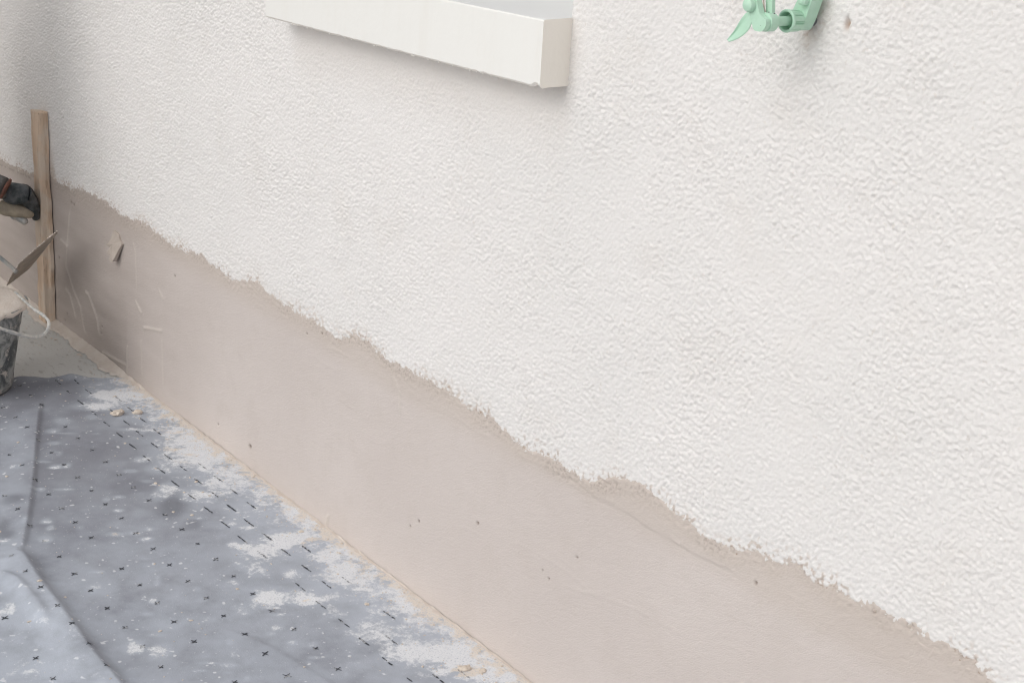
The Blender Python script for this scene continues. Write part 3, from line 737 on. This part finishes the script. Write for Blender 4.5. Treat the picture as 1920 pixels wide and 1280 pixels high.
from_bm('screw_holes', bm, MAT_PLUG, stop)
# folded leaf (tail)
bm = bmesh.new()
crease = [(1408, 26), (1397, 42), (1386, 55), (1375, 67), (1365, 77)]
lefts = [(1403, 19), (1387, 38), (1381, 52), (1371, 66), (1362, 76)]
rights = [(1413, 28), (1410, 48), (1401, 62), (1386, 73), (1368, 80)]
def lp(q, n): v = on_wall(q[0], q[1], -n * .001); return Vector(v)
nl, ncr, nr = [78, 80, 81, 82, 83], [84, 89, 90, 89, 84], [79, 80, 81, 82, 83]
def strip(N, dz):
    rows = []
    for i in range(5):
        C_ = lp(crease[i], ncr[i]); L_ = lp(lefts[i], nl[i]); R_ = lp(rights[i], nr[i])
        # valley crease: pushed towards the wall between two raised flanks
        C_ = lp(crease[i], (nl[i] + nr[i]) / 2 - 4 * math.sin(math.pi * (i + .3) / 4.6))
        rows.append([bm.verts.new(p + Vector((0, dz, 0))) for p in (L_, L_.lerp(C_, .55) , C_, C_.lerp(R_, .5) + Vector((0, -.0015, 0)), R_)])
    return rows
Fr = strip(0, -.0012); Bk = strip(0, .0012)
for i in range(4):
    for j in range(4):
        bm.faces.new((Fr[i][j], Fr[i][j + 1], Fr[i + 1][j + 1], Fr[i + 1][j])); bm.faces.new((Bk[i][j + 1], Bk[i][j], Bk[i + 1][j], Bk[i + 1][j + 1]))
for i in range(4):
    bm.faces.new((Fr[i][0], Fr[i + 1][0], Bk[i + 1][0], Bk[i][0])); bm.faces.new((Fr[i + 1][4], Fr[i][4], Bk[i][4], Bk[i + 1][4]))
for j in range(4):
    bm.faces.new((Fr[0][j + 1], Fr[0][j], Bk[0][j], Bk[0][j + 1])); bm.faces.new((Fr[4][j], Fr[4][j + 1], Bk[4][j + 1], Bk[4][j]))
for c_ in stop.children: c_.data.set_sharp_from_angle(angle=math.radians(32))
o = from_bm('leaf_tail', bm, MAT_GREEN, stop); s = o.modifiers.new('sub', 'SUBSURF'); s.levels = s.render_levels = 2

# ================================================================== BATTEN
bx1 = on_wall(89, 212, -.004); bx0 = on_wall(103, 600, -.004)
nz = 90; bm = bmesh.new()
BT = bx1[2]
def bat_ring(z):
    t = z / BT; xr = bx0[0] + (bx1[0] - bx0[0]) * t; w_ = .045; d_ = .024
    nr = .0042 * float(perlin(np.array(z / .05), np.array(1.5), 121)) + .0008 * float(perlin(np.array(z / .012), np.array(1.5), 123))
    split = .0075 * float(sstep(.36, .30, np.array(z))) * (1 - .5 * float(sstep(.12, .05, np.array(z))))
    dn = .0015 * float(perlin(np.array(z / .04), np.array(8.5), 125))
    pts = [(xr - w_, -.004), (xr - w_ - nr, -.004 - d_ + dn), (xr - w_ * .5, -.0045 - d_ + dn), (xr - .001 + nr, -.004 - d_), (xr + nr * .5 + .0015, -.016), (xr + split + .0005, -.0125 + nr), (xr + split + nr, -.004)]
    tz = 0
    if z >= BT - .001: return [bm.verts.new((a, b, z + .003 * math.sin(i * 2.3))) for i, (a, b) in enumerate(pts)]
    return [bm.verts.new((a, b, z)) for a, b in pts]
R_ = [bat_ring(z) for z in np.linspace(.0, BT, nz)]
for a, b in zip(R_, R_[1:]):
    for i in range(7): bm.faces.new((a[i], a[(i + 1) % 7], b[(i + 1) % 7], b[i]))
bm.faces.new(R_[0][::-1]); bm.faces.new(R_[-1])
o = from_bm('wooden_batten', bm, MAT_WOOD, None, True); o.data.set_sharp_from_angle(angle=math.radians(30)); tag(o, 'rough wooden batten held upright against the wall by the gloved hand', 'batten')

# ================================================================== BUCKET
BC = np.array([-.100, -.335, .004]); BH = .196
bk = empty('mortar_bucket', (BC[0], BC[1], BC[2]), 'mortar splashed black rubber bucket full of mortar standing on the sheet edge', 'bucket')
bm = bmesh.new()
prof = [(.001, 0), (.088, 0), (.095, .004), (.098, .014), (.101, .04), (.118, .14), (.127, BH - .012), (.134, BH - .010), (.136, BH - .002), (.132, BH), (.126, BH - .001), (.1245, BH - .02), (.120, BH - .05), (.001, BH - .055)]
def wob(a, b, h_):
    k = 1 + .02 * float(perlin(np.array(a * 18 + 3), np.array(b * 18 + h_ * 6), 131)) + .012 * float(perlin(np.array(a * 60), np.array(b * 60 + h_ * 40), 133)); return Vector((BC[0] + a * k, BC[1] + b * k, BC[2] + h_))
lathe(bm, prof, wob, 64); body = from_bm('bucket_body', bm, MAT_BUCKET, bk)
bm = bmesh.new()   # heap of mortar, brimming over the rim
prof = [(.001, BH + .012), (.03, BH + .010), (.06, BH + .011), (.09, BH + .006), (.115, BH + .004), (.131, BH + .002), (.1365, BH - .002), (.137, BH - .009), (.131, BH - .013)]
def wob2(a, b, h_):
    r = math.hypot(a, b); k = 1 + (.02 * float(perlin(np.array(a * 50 + 3), np.array(b * 50), 135)) if r > .1 else 0)
    return Vector((BC[0] + a * k, BC[1] + b * k, BC[2] + h_ + .004 * float(perlin(np.array(a * 35), np.array(b * 35), 137))))
lathe(bm, prof, wob2, 64); from_bm('mortar_fill', bm, MAT_SPILL, bk)
pth = [(28, 548, -.215), (44, 562, -.225), (62, 578, -.245), (80, 590, -.265), (91, 602, -.285), (90, 617, -.31), (80, 628, -.335), (66, 632, -.36), (45, 629, -.39), (20, 622, -.42), (-10, 612, -.45), (-60, 596, -.48)]
bm = bmesh.new(); tube(bm, smooth_path([on_wall(a, b, c) for a, b, c in pth], 5), [.0030 * random.uniform(.85, 1.25) for _ in range(len(smooth_path([on_wall(a, b, c) for a, b, c in pth], 5)))], 10)
from_bm('handle', bm, MAT_WIRE, bk)
bm = bmesh.new()
e0 = Vector(on_wall(24, 556, -.215))
tube(bm, smooth_path([on_wall(36, 570, -.22), on_wall(33, 560, -.215), on_wall(24, 547, -.21), on_wall(18, 545, -.215), on_wall(19, 556, -.22), on_wall(27, 563, -.225), on_wall(30, 572, -.23)], 5), .0042, 10)
lump(bm, on_wall(20, 548, -.22), .007, .8, 3); lump(bm, on_wall(28, 558, -.222), .006, .8, 8)
from_bm('handle_ear', bm, MAT_SPILL, bk)

# ================================================================== TROWEL
tr = empty('trowel', on_wall(27, 508, -.16), 'mortar stained trowel seen edge on above the bucket', 'trowel')
bm = bmesh.new()
top = [(107, 433, -.115), (90, 447, -.122), (60, 472, -.135), (36, 494, -.148), (22, 515, -.156), (13, 534, -.162)]
bot = [(108, 437, -.112), (98, 450, -.115), (78, 476, -.122), (56, 503, -.134), (36, 519, -.146), (14, 535, -.160)]
T1 = [Vector(on_wall(*q)) for q in top]; T2 = [Vector(on_wall(a + 0, b, c + .055 * math.sin(math.pi * (i + .2) / 5.4))) for i, (a, b, c) in enumerate(bot)]
nrm = Vector((-.4, -.5, -.75)).normalized() * .0016
for (A_, B_) in [(T1, T2)]:
    f = [[bm.verts.new(a), bm.verts.new(a.lerp(b, .5) + nrm * .2), bm.verts.new(b)] for a, b in zip(A_, B_)]
    g_ = [[bm.verts.new(a + nrm), bm.verts.new(a.lerp(b, .5) + nrm * 1.2), bm.verts.new(b + nrm)] for a, b in zip(A_, B_)]
    for i in range(5):
        for j in range(2): bm.faces.new((f[i][j], f[i][j + 1], f[i + 1][j + 1], f[i + 1][j])); bm.faces.new((g_[i][j + 1], g_[i][j], g_[i + 1][j], g_[i + 1][j + 1]))
        bm.faces.new((f[i][0], f[i + 1][0], g_[i + 1][0], g_[i][0])); bm.faces.new((f[i + 1][2], f[i][2], g_[i][2], g_[i + 1][2]))
    for j in range(2): bm.faces.new((f[0][j + 1], f[0][j], g_[0][j], g_[0][j + 1])); bm.faces.new((f[5][j], f[5][j + 1], g_[5][j + 1], g_[5][j]))
from_bm('blade', bm, MAT_STEEL, tr, False)
bm = bmesh.new()
for i in range(60):     # mortar crust along the upper edge
    t_ = random.uniform(0, 4.2); k = int(t_); p = T1[k].lerp(T1[k + 1], t_ - k); lump(bm, p, random.uniform(.0012, .0026), .8, i + 40)
from_bm('mortar_crust', bm, MAT_SPILL, tr, False)
bm = bmesh.new(); tube(bm, smooth_path([on_wall(31, 510, -.150), on_wall(24, 503, -.153), on_wall(10, 491, -.158), on_wall(-6, 478, -.165), on_wall(-22, 468, -.172)]), [.0055] * 6 + [.0048] * 19, 12)
from_bm('tang', bm, MAT_TANG, tr)
HN0, HN1 = Vector(on_wall(-20, 469, -.171)), Vector(on_wall(-85, 440, -.20))
bm = bmesh.new(); tube(bm, [HN0, HN0.lerp(HN1, .1), HN0.lerp(HN1, .5), HN0.lerp(HN1, .9), HN1], [.008, .013, .015, .014, .009], 14)
from_bm('grip', bm, MAT_WOOD, tr)

# ================================================================== WORKER
def w3(x, y, Y): return Vector(on_wall(x, y, Y))
pers = empty('person', (-.42, -.90, 0), 'worker with dark rubber glove and orange cuff gripping the wooden batten', 'person')
hip = Vector((-.46, -1.08, .66)); wr = w3(-8, 352, -.125); wl_ = HN0.lerp(HN1, .6) + Vector((-.03, -.05, .03))
shR, shL = Vector((-.61, -.63, .93)), Vector((-.25, -.67, .92)); neck = Vector((-.43, -.66, .99))
elR = Vector((-.68, -.40, .62)); elL = Vector((-.33, -.47, .62))
kneeR, kneeL = Vector((-.64, -.82, .42)), Vector((-.28, -.86, .42)); ankR, ankL = Vector((-.64, -1.10, .07)), Vector((-.28, -1.14, .07))
hipR, hipL = Vector((-.56, -1.08, .62)), Vector((-.36, -1.08, .62))
head = Vector((-.43, -.55, 1.11))
def chain_mesh(name, nodes, edges, mat, parent, root=0, sub=2):
    ks = list(nodes); ix = {k: i for i, k in enumerate(ks)}
    return skin(name, [nodes[k][0] for k in ks], [(ix[a], ix[b]) for a, b in edges], [nodes[k][1] for k in ks], mat, parent, sub, root)
body_nodes = {'hip': (hip, .13), 'waist': (hip.lerp(neck, .35), .12), 'chest': (hip.lerp(neck, .75), .14), 'neck': (neck, .06), 'jaw': (neck.lerp(head, .5), .058), 'headc': (head + Vector((0, .01, 0)), .088), 'crown': (head + Vector((0, -.01, .07)), .07),
  'shR': (shR, .062), 'elR': (elR, .046), 'wR': (wr, .030), 'shL': (shL, .062), 'elL': (elL, .046), 'wL': (wl_, .030),
  'hR': (hipR, .10), 'kR': (kneeR, .058), 'aR': (ankR, .042), 'hL': (hipL, .10), 'kL': (kneeL, .058), 'aL': (ankL, .042)}
E_ = [('hip', 'waist'), ('waist', 'chest'), ('chest', 'neck'), ('neck', 'jaw'), ('jaw', 'headc'), ('headc', 'crown'), ('chest', 'shR'), ('shR', 'elR'), ('elR', 'wR'), ('chest', 'shL'), ('shL', 'elL'), ('elL', 'wL'), ('hip', 'hR'), ('hR', 'kR'), ('kR', 'aR'), ('hip', 'hL'), ('hL', 'kL'), ('kL', 'aL')]
chain_mesh('body', body_nodes, E_, MAT_SKIN, pers)
# face details, turned towards the wall foot
fdir = Vector((.10, .80, -.55)).normalized(); fr_ = fdir.cross(Vector((0, 0, 1))).normalized(); fu = fr_.cross(fdir)
bm = bmesh.new()
bmesh.ops.create_uvsphere(bm, u_segments=14, v_segments=10, radius=1, matrix=Matrix.Translation(head + fdir * .095 - fu * .005) @ Matrix.Diagonal((.014, .014, .022, 1)))
from_bm('nose', bm, MAT_SKIN, pers)
for s_ in (-1, 1):
    bm = bmesh.new(); bmesh.ops.create_uvsphere(bm, u_segments=12, v_segments=8, radius=1, matrix=Matrix.Translation(head + fr_ * s_ * .088 - fu * .005) @ Matrix.Diagonal((.014, .014, .030, 1)))
    from_bm('ear', bm, MAT_SKIN, pers)
    bm = bmesh.new(); bmesh.ops.create_uvsphere(bm, u_segments=12, v_segments=8, radius=.011, matrix=Matrix.Translation(head + fdir * .078 + fr_ * s_ * .032 + fu * .012))
    from_bm('eye', bm, MAT_HAIR, pers)
bm = bmesh.new(); bmesh.ops.create_uvsphere(bm, u_segments=24, v_segments=16, radius=1, matrix=Matrix.Translation(head + Vector((0, -.018, .038)) - fdir * .015) @ Matrix.Diagonal((.105, .098, .088, 1)))
from_bm('hair', bm, MAT_HAIR, pers)
jn = {'hip': (hip + Vector((0, 0, -.03)), .155), 'waist': (body_nodes['waist'][0], .15), 'chest': (body_nodes['chest'][0], .17), 'col': (neck + Vector((0, 0, -.01)), .075),
  'shR': (shR, .082), 'elR': (elR, .062), 'cR': (w3(-30, 343, -.155), .030), 'shL': (shL, .082), 'elL': (elL, .062), 'cL': (wl_.lerp(elL, .12), .042)}
chain_mesh('jacket', jn, [('hip', 'waist'), ('waist', 'chest'), ('chest', 'col'), ('chest', 'shR'), ('shR', 'elR'), ('elR', 'cR'), ('chest', 'shL'), ('shL', 'elL'), ('elL', 'cL')], MAT_GREY, pers)
tn = {'hip': (hip, .165), 'hR': (hipR, .12), 'kR': (kneeR + Vector((0, 0, .01)), .072), 'aR': (ankR, .056), 'hL': (hipL, .12), 'kL': (kneeL + Vector((0, 0, .01)), .072), 'aL': (ankL, .056)}
chain_mesh('trousers', tn, [('hip', 'hR'), ('hR', 'kR'), ('kR', 'aR'), ('hip', 'hL'), ('hL', 'kL'), ('kL', 'aL')], MAT_TROUSER, pers)
for an in (ankR, ankL):
    chain_mesh('boot', {'a': (an + Vector((0, .02, 0)), .055), 'b': (an + Vector((0, -.06, -.01)), .05), 'c': (an + Vector((0, -.09, -.04)), .038), 'd': (an + Vector((0, -.13, -.04)), .035)}, [('a', 'b'), ('b', 'c'), ('c', 'd')], MAT_BOOT, pers)
# right glove: back of the hand, four fingers bent over the batten, thumb below
away = Vector((-.0125, .004, 0))        # each finger lies behind the one before it, away from the camera
hn = {'w': (w3(10, 358, -.116), .024), 'm': (w3(20, 362, -.098), .029), 'k': (w3(36, 366, -.080), .028)}
he = [('w', 'm'), ('m', 'k')]
F4 = [[(49, 374), (58, 386), (65, 399), (68, 410)], [(52, 368), (61, 380), (67, 393), (70, 404)], [(50, 362), (60, 374), (66, 386), (68, 396)], [(46, 359), (56, 368), (62, 380), (63, 389)]]
Yd = [-.066, -.050, -.040, -.032]
for i, f_ in enumerate(F4):
    prev = 'k'
    for j, (q, yy) in enumerate(zip(f_, Yd)):
        key = 'f%d%d' % (i, j); hn[key] = (w3(q[0], q[1], yy) + away * (i - .3), (.0145, .0138, .0122, .0098)[j]); he.append((prev, key)); prev = key
hand = chain_mesh('glove', hn, he, MAT_GLOVE, pers)
chain_mesh('glove_palm', {'a': (w3(-4, 386, -.118), .020), 'b': (w3(14, 390, -.100), .0225), 'c': (w3(34, 394, -.082), .0195), 'd': (w3(52, 398, -.060), .0145), 'e': (w3(63, 405, -.045), .010)}, [('a', 'b'), ('b', 'c'), ('c', 'd'), ('d', 'e')], MAT_PALM, pers)
chain_mesh('glove_thumb', {'a': (w3(22, 402, -.088), .012), 'b': (w3(36, 408, -.078), .0105), 'c': (w3(46, 414, -.070), .0100), 'd': (w3(50, 421, -.066), .0082)}, [('a', 'b'), ('b', 'c'), ('c', 'd')], MAT_TANG, pers)
bm = bmesh.new(); cdir = (wr - elR).normalized()
tube(bm, [w3(-40, 340, -.165), w3(-12, 348, -.14), w3(8, 353, -.122)], [.034, .030, .0265], 22); from_bm('sleeve_cuff', bm, MAT_GREY, pers)
bm = bmesh.new(); tube(bm, [w3(9.5, 353.5, -.121) , w3(12.5, 355, -.118)], [.0268, .0258], 22); from_bm('cuff_band', bm, MAT_ORANGE, pers)
# left glove around the trowel grip
ln = {'w': (wl_, .028), 'm': (wl_.lerp(HN0.lerp(HN1, .5), .5), .030), 'k': (HN0.lerp(HN1, .55) + Vector((-.012, -.022, .022)), .026)}
le = [('w', 'm'), ('m', 'k')]; gd = (HN1 - HN0).normalized()
for i in range(4):
    c_ = HN0.lerp(HN1, .25 + .2 * i)
    for j, (o_, r_) in enumerate([(Vector((.008, -.022, .018)), .011), (Vector((.022, -.010, .006)), .010), (Vector((.018, .012, -.012)), .009), (Vector((0, .012, -.022)), .008)]):
        key = 'f%d%d' % (i, j); ln[key] = (c_ + o_, r_); le.append(('k' if j == 0 else 'f%d%d' % (i, j - 1), key))
for j, (o_, r_) in enumerate([(Vector((-.012, .006, .024)), .011), (Vector((-.002, .018, .018)), .009)]):
    key = 't%d' % j; ln[key] = (HN0.lerp(HN1, .3) + o_, r_); le.append(('k' if j == 0 else 't0', key))
chain_mesh('glove', ln, le, MAT_GLOVE, pers)
